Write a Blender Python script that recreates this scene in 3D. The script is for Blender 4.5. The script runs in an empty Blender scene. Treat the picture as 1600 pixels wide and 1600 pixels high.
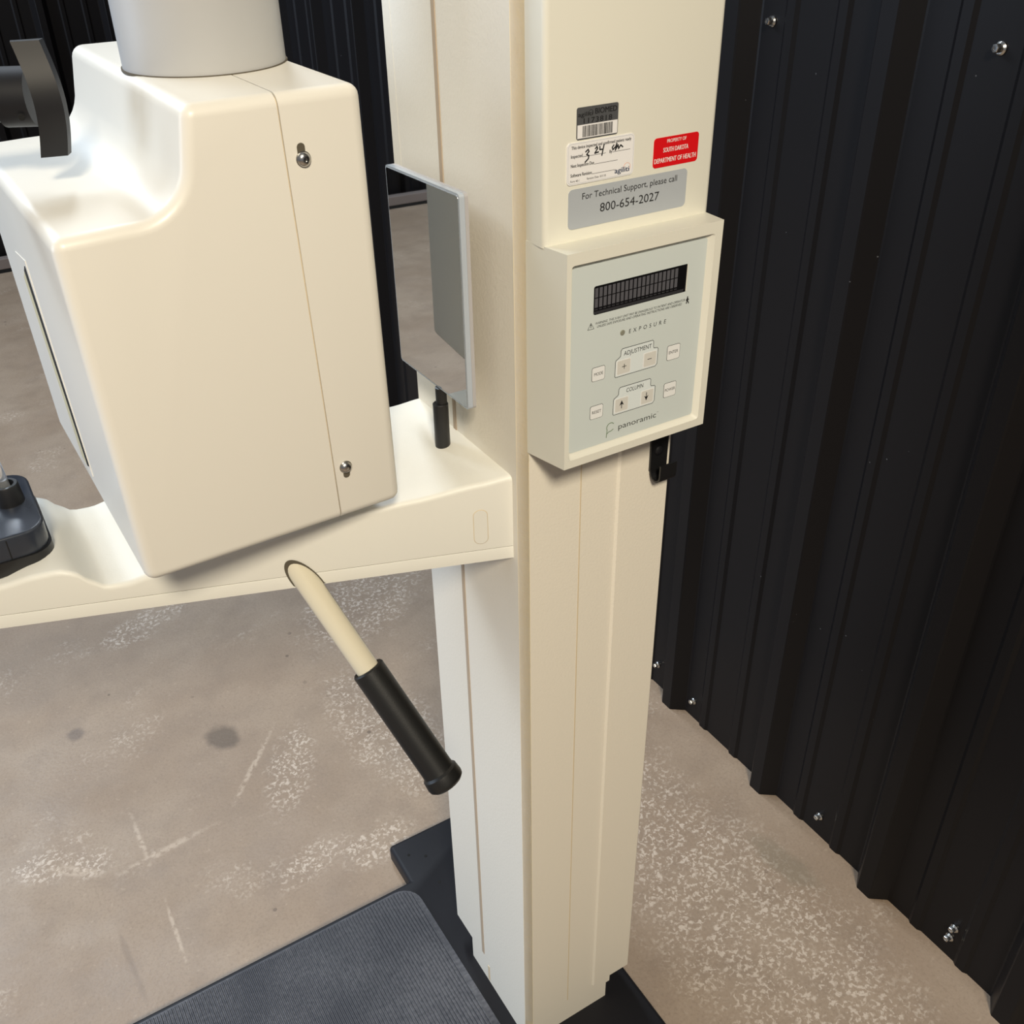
import bpy, bmesh, math, random
from mathutils import Vector, Matrix
random.seed(7)
D = bpy.data
C = bpy.context.scene.collection
PI = math.pi

# ------------------------------------------------------------------ camera
YAW, PITCH, ROLL = math.radians(59.194), math.radians(33.399), math.radians(1.092)
cam = D.cameras.new('camera'); camo = D.objects.new('camera', cam); C.objects.link(camo)
bpy.context.scene.camera = camo
F0 = Vector((math.cos(YAW), math.sin(YAW), 0)); RT = Vector((math.sin(YAW), -math.cos(YAW), 0)); UP = Vector((0, 0, 1))
FW = F0*math.cos(PITCH) - UP*math.sin(PITCH)
DN = -(UP*math.cos(PITCH) + F0*math.sin(PITCH))
cr, sr = math.cos(ROLL), math.sin(ROLL)
RX = RT*cr + DN*sr; DY = -RT*sr + DN*cr
m = Matrix((RX, -DY, -FW)).transposed().to_4x4()
m.translation = Vector((0, 0, 1.28))
camo.matrix_world = m
cam.sensor_width = 36; cam.lens = 1555.35/1600*36; cam.clip_start = 0.02; cam.clip_end = 60

# ------------------------------------------------------------------ light
W = D.worlds.new('world'); bpy.context.scene.world = W; W.use_nodes = True
W.node_tree.nodes['Background'].inputs[0].default_value = (0.85, 0.90, 1.0, 1)
W.node_tree.nodes['Background'].inputs[1].default_value = 0.20

def area(name, loc, target, sx, sy, power, col):
    l = D.lights.new(name, 'AREA'); l.shape = 'RECTANGLE'; l.size = sx; l.size_y = sy; l.energy = power; l.color = col
    o = D.objects.new(name, l); C.objects.link(o); o.location = loc
    o.rotation_euler = (Vector(target) - Vector(loc)).to_track_quat('-Z', 'Y').to_euler()
    return o
area('ceiling_lamp_light', (-0.55, -1.45, 2.75), (0.3, 0.7, 0.6), 0.42, 0.42, 82, (1.0, 0.89, 0.70))
area('far_ceiling_lamp_light', (-1.15, 3.55, 3.05), (0.35, 0.7, 0.8), 1.6, 0.9, 92, (0.78, 0.89, 1.0))
area('doorway_daylight', (-3.4, 2.2, 1.6), (0.3, 0.8, 0.9), 1.6, 2.2, 78, (0.66, 0.80, 1.0))
area('head_side_fill_light', (0.72, 2.5, 3.05), (0.3, 0.8, 0.9), 0.3, 1.2, 30, (0.84, 0.92, 1.0))  # added overhead fill that brightens the head's right side, no known fixture

vs = bpy.context.scene.view_settings
vs.view_transform = 'Standard'; vs.look = 'None'; vs.gamma = 1.0; vs.use_curve_mapping = False
vs.exposure = 0.0

# ------------------------------------------------------------------ materials
def mat(name, col, rough=0.5, metal=0.0, spec=0.5, coat=0.0, bump=None, var=None, coatr=0.1):
    """bump = (scale, strength, distance, detail)   var = (scale, amount)"""
    m = D.materials.new(name); m.use_nodes = True
    nt = m.node_tree; b = nt.nodes['Principled BSDF']
    b.inputs['Base Color'].default_value = (*col, 1); b.inputs['Roughness'].default_value = rough
    b.inputs['Metallic'].default_value = metal; b.inputs['Specular IOR Level'].default_value = spec
    b.inputs['Coat Weight'].default_value = coat; b.inputs['Coat Roughness'].default_value = coatr
    tc = nt.nodes.new('ShaderNodeTexCoord')
    if bump:
        n = nt.nodes.new('ShaderNodeTexNoise'); n.inputs['Scale'].default_value = bump[0]; n.inputs['Detail'].default_value = bump[3]
        bp = nt.nodes.new('ShaderNodeBump'); bp.inputs['Strength'].default_value = bump[1]; bp.inputs['Distance'].default_value = bump[2]
        nt.links.new(tc.outputs['Object'], n.inputs['Vector']); nt.links.new(n.outputs['Fac'], bp.inputs['Height'])
        nt.links.new(bp.outputs['Normal'], b.inputs['Normal'])
    if var:
        n = nt.nodes.new('ShaderNodeTexNoise'); n.inputs['Scale'].default_value = var[0]; n.inputs['Detail'].default_value = 5
        mx = nt.nodes.new('ShaderNodeMix'); mx.data_type = 'RGBA'
        mx.inputs['A'].default_value = (*[c*(1-var[1]) for c in col], 1); mx.inputs['B'].default_value = (*[min(1, c*(1+var[1])) for c in col], 1)
        nt.links.new(tc.outputs['Object'], n.inputs['Vector']); nt.links.new(n.outputs['Fac'], mx.inputs['Factor'])
        nt.links.new(mx.outputs['Result'], b.inputs['Base Color'])
    return m

M_col = mat('cream_textured_paint', (0.82, 0.77, 0.67), 0.55, bump=(420, 0.35, 0.0006, 2))
M_head = mat('cream_gloss_paint', (0.79, 0.76, 0.69), 0.40, coat=0.12, coatr=0.25, bump=(300, 0.04, 0.0003, 2))
M_arm = mat('cream_satin_paint', (0.78, 0.765, 0.70), 0.48, coat=0.0, coatr=0.2, bump=(700, 0.25, 0.0003, 2))
M_cons = mat('cream_molded_plastic', (0.76, 0.745, 0.66), 0.42, bump=(900, 0.08, 0.0002, 2))
M_seam = mat('seam_filler', (0.66, 0.55, 0.38), 0.8)
M_seamd = mat('dark_joint', (0.10, 0.085, 0.06), 0.9)
M_drum = mat('grey_painted_drum', (0.45, 0.45, 0.45), 0.45)
M_base = mat('black_base_paint', (0.013, 0.013, 0.016), 0.5, spec=0.22, bump=(160, 0.15, 0.0005, 3), var=(9, 0.35))
M_black = mat('black_plastic', (0.010, 0.010, 0.011), 0.38)
M_rubber = mat('black_rubber_grip', (0.009, 0.009, 0.009), 0.45, bump=(900, 0.25, 0.0003, 2))
M_dgrey = mat('dark_grey_plastic', (0.010, 0.010, 0.012), 0.5, spec=0.3)
M_navy = mat('slate_plastic', (0.028, 0.033, 0.045), 0.24)
M_rod = mat('cream_enamel_tube', (0.72, 0.665, 0.52), 0.18, coat=0.5)
M_steel = mat('zinc_steel', (0.55, 0.54, 0.52), 0.25, metal=1.0, bump=(400, 0.1, 0.0003, 2))
M_mirror = mat('mirror_silver', (0.80, 0.81, 0.80), 0.02, metal=1.0)
M_mback = mat('mirror_backing', (0.42, 0.41, 0.42), 0.5)
M_face = mat('grey_green_overlay', (0.62, 0.675, 0.665), 0.38, bump=(1500, 0.05, 0.0001, 2))
M_lcd = mat('lcd_glass', (0.006, 0.006, 0.007), 0.12)
M_cell = mat('lcd_cells', (0.10, 0.10, 0.115), 0.3)
M_cell2 = mat('lcd_reflection_and_strip', (0.035, 0.035, 0.040), 0.3)
M_ink = mat('black_ink', (0.012, 0.012, 0.013), 0.6)
M_inkg = mat('grey_ink', (0.055, 0.060, 0.055), 0.6)
M_green = mat('green_ink', (0.17, 0.24, 0.15), 0.6)
M_key = mat('white_key', (0.82, 0.83, 0.83), 0.45)
M_keyp = mat('pale_blue_key', (0.72, 0.78, 0.79), 0.45)
M_pad = mat('beige_key_pad', (0.66, 0.65, 0.61), 0.5)
M_lamp = mat('unlit_indicator', (0.25, 0.25, 0.20), 0.3)
M_white = mat('white_sticker', (0.84, 0.83, 0.84), 0.45)
M_red = mat('red_sticker', (0.68, 0.006, 0.010), 0.4)
M_wink = mat('white_ink', (0.85, 0.75, 0.74), 0.5)
M_dst = mat('charcoal_sticker', (0.085, 0.088, 0.095), 0.35)
M_gst = mat('silver_sticker', (0.42, 0.45, 0.49), 0.42)
M_or = mat('orange_ink', (0.75, 0.30, 0.16), 0.5)
M_navyink = mat('navy_ink', (0.02, 0.04, 0.10), 0.5)
M_hole = mat('recess_black', (0.004, 0.004, 0.004), 0.9)
M_slot = mat('slot_filter', (0.62, 0.56, 0.36), 0.5)

def glass(name):
    m = D.materials.new(name); m.use_nodes = True; b = m.node_tree.nodes['Principled BSDF']
    b.inputs['Base Color'].default_value = (0.95, 0.97, 1, 1); b.inputs['Roughness'].default_value = 0.08
    b.inputs['Transmission Weight'].default_value = 0.9; b.inputs['IOR'].default_value = 1.45
    return m
M_clear = glass('clear_plastic')
M_acry = mat('frosted_edge', (0.42, 0.47, 0.54), 0.25, coat=0.3)

# metal wall sheet
def wall_mat():
    m = mat('charcoal_metal_siding', (0.0072, 0.0066, 0.0074), 0.45, spec=0.16)
    nt = m.node_tree; b = nt.nodes['Principled BSDF']; tc = nt.nodes['Texture Coordinate']
    n = nt.nodes.new('ShaderNodeTexNoise'); n.inputs['Scale'].default_value = 2.2; n.inputs['Detail'].default_value = 4
    r = nt.nodes.new('ShaderNodeMapRange'); r.inputs['To Min'].default_value = 0.34; r.inputs['To Max'].default_value = 0.50
    nt.links.new(tc.outputs['Object'], n.inputs['Vector']); nt.links.new(n.outputs['Fac'], r.inputs['Value'])
    nt.links.new(r.outputs['Result'], b.inputs['Roughness'])
    # sparse dust specks
    v = nt.nodes.new('ShaderNodeTexVoronoi'); v.inputs['Scale'].default_value = 38
    lt = nt.nodes.new('ShaderNodeMath'); lt.operation = 'LESS_THAN'; lt.inputs[1].default_value = 0.035
    n2 = nt.nodes.new('ShaderNodeTexNoise'); n2.inputs['Scale'].default_value = 7
    gt = nt.nodes.new('ShaderNodeMath'); gt.operation = 'GREATER_THAN'; gt.inputs[1].default_value = 0.60
    mu = nt.nodes.new('ShaderNodeMath'); mu.operation = 'MULTIPLY'
    mx = nt.nodes.new('ShaderNodeMix'); mx.data_type = 'RGBA'
    mx.inputs['A'].default_value = (0.0072, 0.0066, 0.0074, 1); mx.inputs['B'].default_value = (0.09, 0.09, 0.095, 1)
    L = nt.links.new
    L(tc.outputs['Object'], v.inputs['Vector']); L(tc.outputs['Object'], n2.inputs['Vector'])
    L(v.outputs['Distance'], lt.inputs[0]); L(n2.outputs['Fac'], gt.inputs[0]); L(lt.outputs[0], mu.inputs[0]); L(gt.outputs[0], mu.inputs[1])
    L(mu.outputs[0], mx.inputs['Factor']); L(mx.outputs['Result'], b.inputs['Base Color'])
    return m
M_wall = wall_mat()

def floor_mat():
    m = D.materials.new('weathered_concrete'); m.use_nodes = True
    nt = m.node_tree; b = nt.nodes['Principled BSDF']; L = nt.links.new
    tc = nt.nodes.new('ShaderNodeTexCoord'); P = tc.outputs['Object']
    def noise(sc, det, rough=0.6, dist=0.0):
        n = nt.nodes.new('ShaderNodeTexNoise'); n.inputs['Scale'].default_value = sc; n.inputs['Detail'].default_value = det
        n.inputs['Roughness'].default_value = rough; n.inputs['Distortion'].default_value = dist; L(P, n.inputs['Vector']); return n.outputs['Fac']
    def rng(x, a, c, lo=0.0, hi=1.0):
        r = nt.nodes.new('ShaderNodeMapRange'); r.interpolation_type = 'SMOOTHSTEP'
        r.inputs['From Min'].default_value = a; r.inputs['From Max'].default_value = c
        r.inputs['To Min'].default_value = lo; r.inputs['To Max'].default_value = hi; L(x, r.inputs['Value']); return r.outputs['Result']
    def mth(op, x, y):
        n = nt.nodes.new('ShaderNodeMath'); n.operation = op
        for i, q in enumerate((x, y)):
            if isinstance(q, (int, float)): n.inputs[i].default_value = q
            else: L(q, n.inputs[i])
        return n.outputs[0]
    def mix(fac, a, c):
        n = nt.nodes.new('ShaderNodeMix'); n.data_type = 'RGBA'; L(fac, n.inputs['Factor'])
        for k, q in (('A', a), ('B', c)):
            if isinstance(q, tuple): n.inputs[k].default_value = (*q, 1)
            else: L(q, n.inputs[k])
        return n.outputs['Result']
    def ell(cx, cy, rx, ry, rot=0.0, soft=0.5, wob=0.35, wsc=18):
        mp = nt.nodes.new('ShaderNodeMapping'); mp.vector_type = 'TEXTURE'
        mp.inputs['Location'].default_value = (cx, cy, 0); mp.inputs['Rotation'].default_value = (0, 0, rot); mp.inputs['Scale'].default_value = (rx, ry, 1)
        L(P, mp.inputs['Vector'])
        ln = nt.nodes.new('ShaderNodeVectorMath'); ln.operation = 'LENGTH'; L(mp.outputs[0], ln.inputs[0])
        w = mth('MULTIPLY', mth('SUBTRACT', noise(wsc, 4), 0.5), wob*2)
        d = mth('ADD', ln.outputs['Value'], w)
        return rng(d, 1.0, 1.0-soft)
    base = mix(rng(noise(3.2, 6), 0.35, 0.65), (0.345, 0.275, 0.215), (0.405, 0.335, 0.270))
    base = mix(rng(noise(14, 6), 0.42, 0.72, 0, 0.5), base, (0.29, 0.235, 0.19))
    base = mix(rng(noise(230, 4), 0.45, 0.75, 0, 0.45), base, (0.24, 0.19, 0.15))
    base = mix(rng(noise(95, 3), 0.62, 0.72, 0, 0.35), base, (0.52, 0.44, 0.36))
    # chalky bloom: clusters of tiny pale curls
    curl = mth('MULTIPLY', rng(noise(150, 4, 0.62, 0.5), 0.49, 0.60), rng(noise(38, 3), 0.36, 0.52))
    big = rng(noise(5.5, 5, 0.6), 0.55, 0.68, 0, 0.6)
    patch = big
    for e in ((0.233, 1.004, 0.085, 0.035, 0.3), (0.33, 0.985, 0.07, 0.05, 0.2), (-0.095, 1.20, 0.11, 0.04, -0.4), (0.56, 1.55, 0.20, 0.12, 0.5),
              (0.45, 1.20, 0.10, 0.22, 0.1), (0.27, 1.20, 0.05, 0.12, -0.5), (0.66, 0.93, 0.20, 0.30, 0), (0.72, 0.55, 0.17, 0.40, 0), (0.50, 2.0, 0.35, 0.25, 0),
              (0.16, 1.72, 0.12, 0.05, 0.4)):
        patch = mth('MAXIMUM', patch, ell(*e))
    col = mix(mth('MULTIPLY', mth('MULTIPLY', curl, patch), 0.60), base, (0.80, 0.74, 0.68))
    # tracks dragged across the slab
    for (x0, y0, x1, y1, w) in ((0.016, 1.261, 0.017, 1.10, 0.006), (0.021, 1.08, 0.018, 0.911, 0.004), (-0.052, 1.136, 0.141, 1.155, 0.009), (0.14, 1.15, 0.30, 1.33, 0.007), (-0.13, 1.215, -0.03, 1.14, 0.012)):
        cx, cy = (x0+x1)/2, (y0+y1)/2; ln = math.hypot(x1-x0, y1-y0)/2
        s = ell(cx, cy, ln, w, math.atan2(y1-y0, x1-x0), 0.8, 0.6, 40)
        col = mix(mth('MULTIPLY', s, mth('MULTIPLY', rng(noise(90, 3), 0.38, 0.55), 0.55)), col, (0.66, 0.58, 0.50))
    for e, c, a in (((0.195, 1.33, 0.034, 0.042, 0.3, 0.5, 0.3, 30), (0.13, 0.105, 0.085), 0.75), ((-0.022, 1.475, 0.02, 0.02, 0, 0.6, 0.5, 30), (0.17, 0.14, 0.125), 0.7),
                    ((0.10, 1.95, 0.35, 0.12, 0.3, 0.8, 0.6, 6), (0.27, 0.21, 0.165), 0.7), ((-0.047, 0.98, 0.006, 0.10, 0.05, 0.8, 0.7, 25), (0.24, 0.19, 0.15), 0.5),
                    ((0.34, 1.95, 0.05, 0.05, 0.2, 0.6, 0.5, 20), (0.15, 0.115, 0.09), 0.6), ((0.84, 0.62, 0.03, 0.08, 0.2, 0.6, 0.5, 20), (0.25, 0.22, 0.17), 0.6)):
        col = mix(mth('MULTIPLY', ell(*e), a), col, c)
    v = nt.nodes.new('ShaderNodeTexVoronoi'); v.inputs['Scale'].default_value = 17; L(P, v.inputs['Vector'])
    pit = mth('MULTIPLY', mth('LESS_THAN', v.outputs['Distance'], 0.07), rng(noise(6, 2), 0.5, 0.6))
    col = mix(mth('MULTIPLY', pit, 0.6), col, (0.12, 0.09, 0.07))
    gm = nt.nodes.new('ShaderNodeMix'); gm.data_type = 'RGBA'; gm.blend_type = 'MULTIPLY'; gm.inputs['Factor'].default_value = 1.0
    gm.inputs['B'].default_value = (0.90, 0.83, 0.755, 1); L(col, gm.inputs['A']); col = gm.outputs['Result']
    L(col, b.inputs['Base Color'])
    L(rng(noise(6, 4), 0.3, 0.7, 0.42, 0.62), b.inputs['Roughness'])
    bp = nt.nodes.new('ShaderNodeBump'); bp.inputs['Strength'].default_value = 0.25; bp.inputs['Distance'].default_value = 0.002
    L(noise(160, 5), bp.inputs['Height']); L(bp.outputs['Normal'], b.inputs['Normal'])
    return m
M_floor = floor_mat()

def mat_mat():
    m = mat('ribbed_rubber', (0.060, 0.062, 0.075), 0.5)
    nt = m.node_tree; b = nt.nodes['Principled BSDF']; tc = nt.nodes['Texture Coordinate']; L = nt.links.new
    n = nt.nodes.new('ShaderNodeTexNoise'); n.inputs['Scale'].default_value = 240; n.inputs['Detail'].default_value = 3
    n3 = nt.nodes.new('ShaderNodeTexNoise'); n3.inputs['Scale'].default_value = 11; n3.inputs['Detail'].default_value = 4
    mp = nt.nodes.new('ShaderNodeMapping'); mp.inputs['Scale'].default_value = (0.6, 1.0, 1.0); L(tc.outputs['Object'], mp.inputs['Vector']); L(mp.outputs[0], n.inputs['Vector'])
    L(tc.outputs['Object'], n3.inputs['Vector'])
    ad = nt.nodes.new('ShaderNodeMath'); ad.operation = 'MULTIPLY'; L(n.outputs['Fac'], ad.inputs[0]); L(n3.outputs['Fac'], ad.inputs[1])
    r = nt.nodes.new('ShaderNodeMapRange'); r.inputs['From Min'].default_value = 0.15; r.inputs['From Max'].default_value = 0.38; L(ad.outputs[0], r.inputs['Value'])
    mx = nt.nodes.new('ShaderNodeMix'); mx.data_type = 'RGBA'; mx.inputs['A'].default_value = (0.034, 0.035, 0.045, 1); mx.inputs['B'].default_value = (0.095, 0.095, 0.108, 1)
    L(r.outputs['Result'], mx.inputs['Factor']); L(mx.outputs['Result'], b.inputs['Base Color'])
    return m
M_mat = mat_mat()

# ------------------------------------------------------------------ mesh helpers
def link(name, bm, mats, parent=None, smooth=None):
    me = D.meshes.new(name); bm.normal_update(); bm.to_mesh(me); bm.free()
    for k in (mats if isinstance(mats, (list, tuple)) else [mats]): me.materials.append(k)
    o = D.objects.new(name, me); C.objects.link(o)
    if parent is not None: o.parent = parent
    if smooth:
        me.polygons.foreach_set('use_smooth', [True]*len(me.polygons))
        me.set_sharp_from_angle(angle=math.radians(smooth))
    return o
def setmi(faces, mi):
    for f in faces: f.material_index = mi
def prism(bm, pts, a, b, axis='y', mi=0):
    """extrude a 2D outline between a and b on an axis; outline in the two other axes (x,z | y,z | x,y)"""
    def P(p, t):
        return {'y': (p[0], t, p[1]), 'x': (t, p[0], p[1]), 'z': (p[0], p[1], t)}[axis]
    v0 = [bm.verts.new(P(p, a)) for p in pts]; v1 = [bm.verts.new(P(p, b)) for p in pts]
    fs = [bm.faces.new(v0), bm.faces.new(v1[::-1])]
    n = len(pts)
    for i in range(n): fs.append(bm.faces.new((v0[i], v1[i], v1[(i+1) % n], v0[(i+1) % n])))
    setmi(fs, mi)
    bmesh.ops.recalc_face_normals(bm, faces=fs)
    return v0+v1, fs
def box(bm, x0, x1, y0, y1, z0, z1, r=0.0, seg=3, mi=0):
    t = bmesh.new(); prism(t, [(x0, y0), (x1, y0), (x1, y1), (x0, y1)], z0, z1, 'z')
    if r > 0: bmesh.ops.bevel(t, geom=t.edges[:], offset=r, segments=seg, profile=0.5, affect='EDGES')
    merge(bm, t, mi)
def merge(bm, t, mi=None, mtx=None):
    if mtx is not None: t.transform(mtx)
    if mi is not None: setmi(t.faces, mi)
    me = D.meshes.new('tmp'); t.to_mesh(me); t.free()
    bm.from_mesh(me); D.meshes.remove(me)
def rrect(x0, x1, z0, z1, r, n=5):
    pts = []
    for cx, cz, a0 in ((x1-r, z1-r, 0), (x0+r, z1-r, 90), (x0+r, z0+r, 180), (x1-r, z0+r, 270)):
        for i in range(n+1):
            a = math.radians(a0+90*i/n); pts.append((cx+r*math.cos(a), cz+r*math.sin(a)))
    return pts
def circle(cx, cz, r, n=24, ry=None):
    return [(cx+r*math.cos(2*PI*i/n), cz+(ry or r)*math.sin(2*PI*i/n)) for i in range(n)]
def sweep(bm, pts, r, n=20, mi=0, cap=True):
    pts = [Vector(p) for p in pts]; rs = r if isinstance(r, (list, tuple)) else [r]*len(pts)
    rings = []; up = None
    for i, p in enumerate(pts):
        t = (pts[min(i+1, len(pts)-1)]-pts[max(i-1, 0)]).normalized()
        if up is None: up = Vector((0, 0, 1)) if abs(t.z) < 0.9 else Vector((0, 1, 0))
        s = t.cross(up).normalized(); up = s.cross(t).normalized()
        rings.append([bm.verts.new(p + (s*math.cos(2*PI*k/n)+up*math.sin(2*PI*k/n))*rs[i]) for k in range(n)])
    fs = []
    for a, b in zip(rings, rings[1:]):
        for k in range(n): fs.append(bm.faces.new((a[k], a[(k+1) % n], b[(k+1) % n], b[k])))
    if cap: fs.append(bm.faces.new(rings[0][::-1])); fs.append(bm.faces.new(rings[-1]))
    setmi(fs, mi); bmesh.ops.recalc_face_normals(bm, faces=fs); return fs
def revolve(bm, prof, origin, axis, n=28, mi=0):
    """prof: list of (distance along axis, radius)"""
    ax = Vector(axis).normalized(); s = ax.orthogonal().normalized(); u = ax.cross(s); o = Vector(origin); rings = []
    for d, r in prof: rings.append([bm.verts.new(o+ax*d+(s*math.cos(2*PI*k/n)+u*math.sin(2*PI*k/n))*max(r, 1e-5)) for k in range(n)])
    fs = []
    for a, b in zip(rings, rings[1:]):
        for k in range(n): fs.append(bm.faces.new((a[k], a[(k+1) % n], b[(k+1) % n], b[k])))
    fs.append(bm.faces.new(rings[0][::-1])); fs.append(bm.faces.new(rings[-1]))
    setmi(fs, mi); bmesh.ops.recalc_face_normals(bm, faces=fs); return fs
def poly(bm, pts, y, mi=0, th=0.00012):
    """thin printed shape standing th proud of plane y, facing -Y"""
    prism(bm, pts, y-th, y, 'y', mi)
def stroke(bm, pts, w, y, mi=0, th=0.00012, closed=False):
    n = len(pts); seg = [(pts[i], pts[(i+1) % n]) for i in range(n if closed else n-1)]
    for i_, ((x0, z0), (x1, z1)) in enumerate(seg):
        dx, dz = x1-x0, z1-z0; l = math.hypot(dx, dz)
        if l < 1e-7: continue
        nx, nz = -dz/l*w/2, dx/l*w/2; ex, ez = dx/l*w*0.3, dz/l*w*0.3
        prism(bm, [(x0-ex+nx, z0-ez+nz), (x0-ex-nx, z0-ez-nz), (x1+ex-nx, z1+ez-nz), (x1+ex+nx, z1+ez+nz)], y-th-0.000006*(i_ % 5), y, 'y', mi)
_dg = None
def raw_text(s, space=1.0, align='LEFT'):
    cu = D.curves.new('t', 'FONT'); cu.body = s; cu.space_character = space; cu.resolution_u = 3; cu.align_x = align
    o = D.objects.new('t', cu); C.objects.link(o); bpy.context.view_layer.update()
    me = D.meshes.new_from_object(o.evaluated_get(bpy.context.evaluated_depsgraph_get()))
    D.objects.remove(o); D.curves.remove(cu)
    return me
_h = raw_text('H'); CAP = max(v.co.y for v in _h.vertices); D.meshes.remove(_h)
def text(bm, s, x0, x1, zb, cap, y, mi=0, space=1.0, slant=0.0, th=0.00015, bold=0.0):
    me = raw_text(s, space)
    xs = [v.co.x for v in me.vertices]; a, b = min(xs), max(xs); sx = (x1-x0)/(b-a); sz = cap/CAP
    for k in ([0.0] if not bold else [-bold, 0.0, bold]):
        t = bmesh.new(); t.from_mesh(me)
        for v in t.verts:
            x, z = v.co.x, v.co.y
            v.co = (x0+(x-a)*sx+slant*z*sz+k, y-th-(0.00002 if k < 0 else 0.00004 if k > 0 else 0), zb+z*sz)
        for f in t.faces:
            f.normal_update()
            if f.normal.y > 0: f.normal_flip()
        setmi(t.faces, mi); tm = D.meshes.new('q'); t.to_mesh(tm); t.free(); bm.from_mesh(tm); D.meshes.remove(tm)
    D.meshes.remove(me)
def empty(name, loc, parent=None):
    o = D.objects.new(name, None); o.location = loc; C.objects.link(o); o.empty_display_size = 0.1
    if parent: o.parent = parent
    return o
def lab(o, l): o['label'] = l; return o

# ------------------------------------------------------------------ the room
bm = bmesh.new(); prism(bm, [(-5, -3), (1.1, -3), (1.1, 4.4), (-5, 4.4)], -0.08, 0.0, 'z')
fl = link('floor', bm, M_floor); fl['kind'] = 'structure'; fl['label'] = 'weathered tan concrete floor with chalky pale patches'; fl['category'] = 'floor'

def siding(name, x, u0, u1, z1, rib0, pitch=0.2286, dirx=-1, along='y', H=0.022, Hm=0.0032, corner=None):
    """ribbed metal sheet; ribs stand out of the plane towards dirx"""
    prof = []
    k0 = math.floor((u0-rib0)/pitch)-1; k = k0; u = []
    while rib0+k*pitch < u1+pitch:
        c = rib0+k*pitch
        for du, h in ((-0.030, 0), (-0.0275, 0.0006), (-0.0125, H-0.0015), (-0.0105, H), (0.0105, H), (0.0125, H-0.0015), (0.0275, 0.0006), (0.030, 0)): u.append((c+du, h))
        for mc in (pitch/3, 2*pitch/3):
            for du, h in ((-0.011, 0), (-0.006, Hm), (0.006, Hm), (0.011, 0)): u.append((c+mc+du, h))
        k += 1
    u = [p for p in u if u0 < p[0] < u1]; u = [(u0, 0)]+u+[(u1, 0)]
    bm = bmesh.new(); t = 0.0008
    out = [(p[0], x+dirx*p[1]) for p in u] + [(p[0], x+dirx*p[1]-dirx*t) for p in reversed(u)]
    # outline in plan, extruded up
    if along == 'y': pts = [(b, a) for a, b in out]
    else: pts = out
    n = len(u)
    lo = [bm.verts.new((*p, 0.0)) for p in pts]; hi = [bm.verts.new((*p, z1)) for p in pts]
    N = len(pts)
    for i in range(N): bm.faces.new((lo[i], lo[(i+1) % N], hi[(i+1) % N], hi[i]))
    for i in range(n-1):
        bm.faces.new((lo[i], lo[i+1], lo[N-2-i], lo[N-1-i])); bm.faces.new((hi[i], hi[N-1-i], hi[N-2-i], hi[i+1]))
    bmesh.ops.recalc_face_normals(bm, faces=bm.faces[:])
    o = link(name, bm, M_wall); o['kind'] = 'structure'; return o
WX = 0.9195
wr = siding('wall_right', WX, -2.6, 4.16, 3.1, 0.750); wr['label'] = 'charcoal ribbed metal siding wall close beside the column'; wr['category'] = 'wall'
wb = siding('wall_back', 4.16, -5.0, WX-0.001, 3.1, 0.60, along='x'); wb['label'] = 'dark ribbed metal wall far behind the machine'; wb['category'] = 'wall'
def wall_screw(y, z, s=1.0):
    bm = bmesh.new()
    revolve(bm, [(0, 0.0062*s), (0.0016, 0.0064*s), (0.0030, 0.0052*s), (0.0034, 0.0048*s)], (WX-0.0001, y, z), (-1, 0, 0), 20)
    revolve(bm, [(0.0034, 0.0046*s), (0.0080, 0.0044*s), (0.0088, 0.0036*s), (0.0089, 0.0020*s), (0.0082, 0.0018*s)], (WX-0.0001, y, z), (-1, 0.10, 0.05), 6)
    return link('screw', bm, M_steel, wr, 40)
for y, z in ((0.932, 1.115), (0.631, 1.122), (1.161, 1.12), (0.403, 1.12), (0.932, 0.038), (0.635, 0.039), (0.393, 0.059), (0.395, 0.037), (1.033, 0.046), (1.39, 0.04), (1.62, 0.04), (1.85, 0.04), (0.17, 0.04)):
    wall_screw(y, z)
bm = bmesh.new(); box(bm, -5, WX-0.023, 4.095, 4.132, 0.013, 0.052, 0.003)
tr = link('trim_1', bm, mat('dusty_sill', (0.20, 0.165, 0.15), 0.7, var=(4, 0.3))); tr['kind'] = 'structure'; tr['label'] = 'dusty light strip along the foot of the far wall'; tr['category'] = 'trim'
bm = bmesh.new(); box(bm, -5, WX-0.023, 4.096, 4.13, 0.0, 0.0132, 0.0)  # shaded gap below the strip, drawn as a black box
tr = link('trim_2', bm, M_hole); tr['kind'] = 'structure'; tr['label'] = 'black fill standing for the dark gap under the strip at the far wall'; tr['category'] = 'trim'

# ------------------------------------------------------------------ the machine
X0, X1, Y0, Y1 = 0.355, 0.510, 0.5795, 0.7645
mach = empty('dental_xray_machine', (0.43, 0.67, 0.0))
mach['label'] = 'tall cream dental panoramic x-ray machine with keypad console on a black base plate'; mach['category'] = 'x-ray machine'
IM = Matrix.Translation((-0.43, -0.67, 0))
_link = link
def part(name, bm, mats, parent=None, smooth=None, label=None):
    """world-space mesh -> child of the machine (or of one of its parts)"""
    bm.transform(IM)
    o = _link(name, bm, mats, parent or mach, smooth)
    if label: o['label'] = label
    return o

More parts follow.
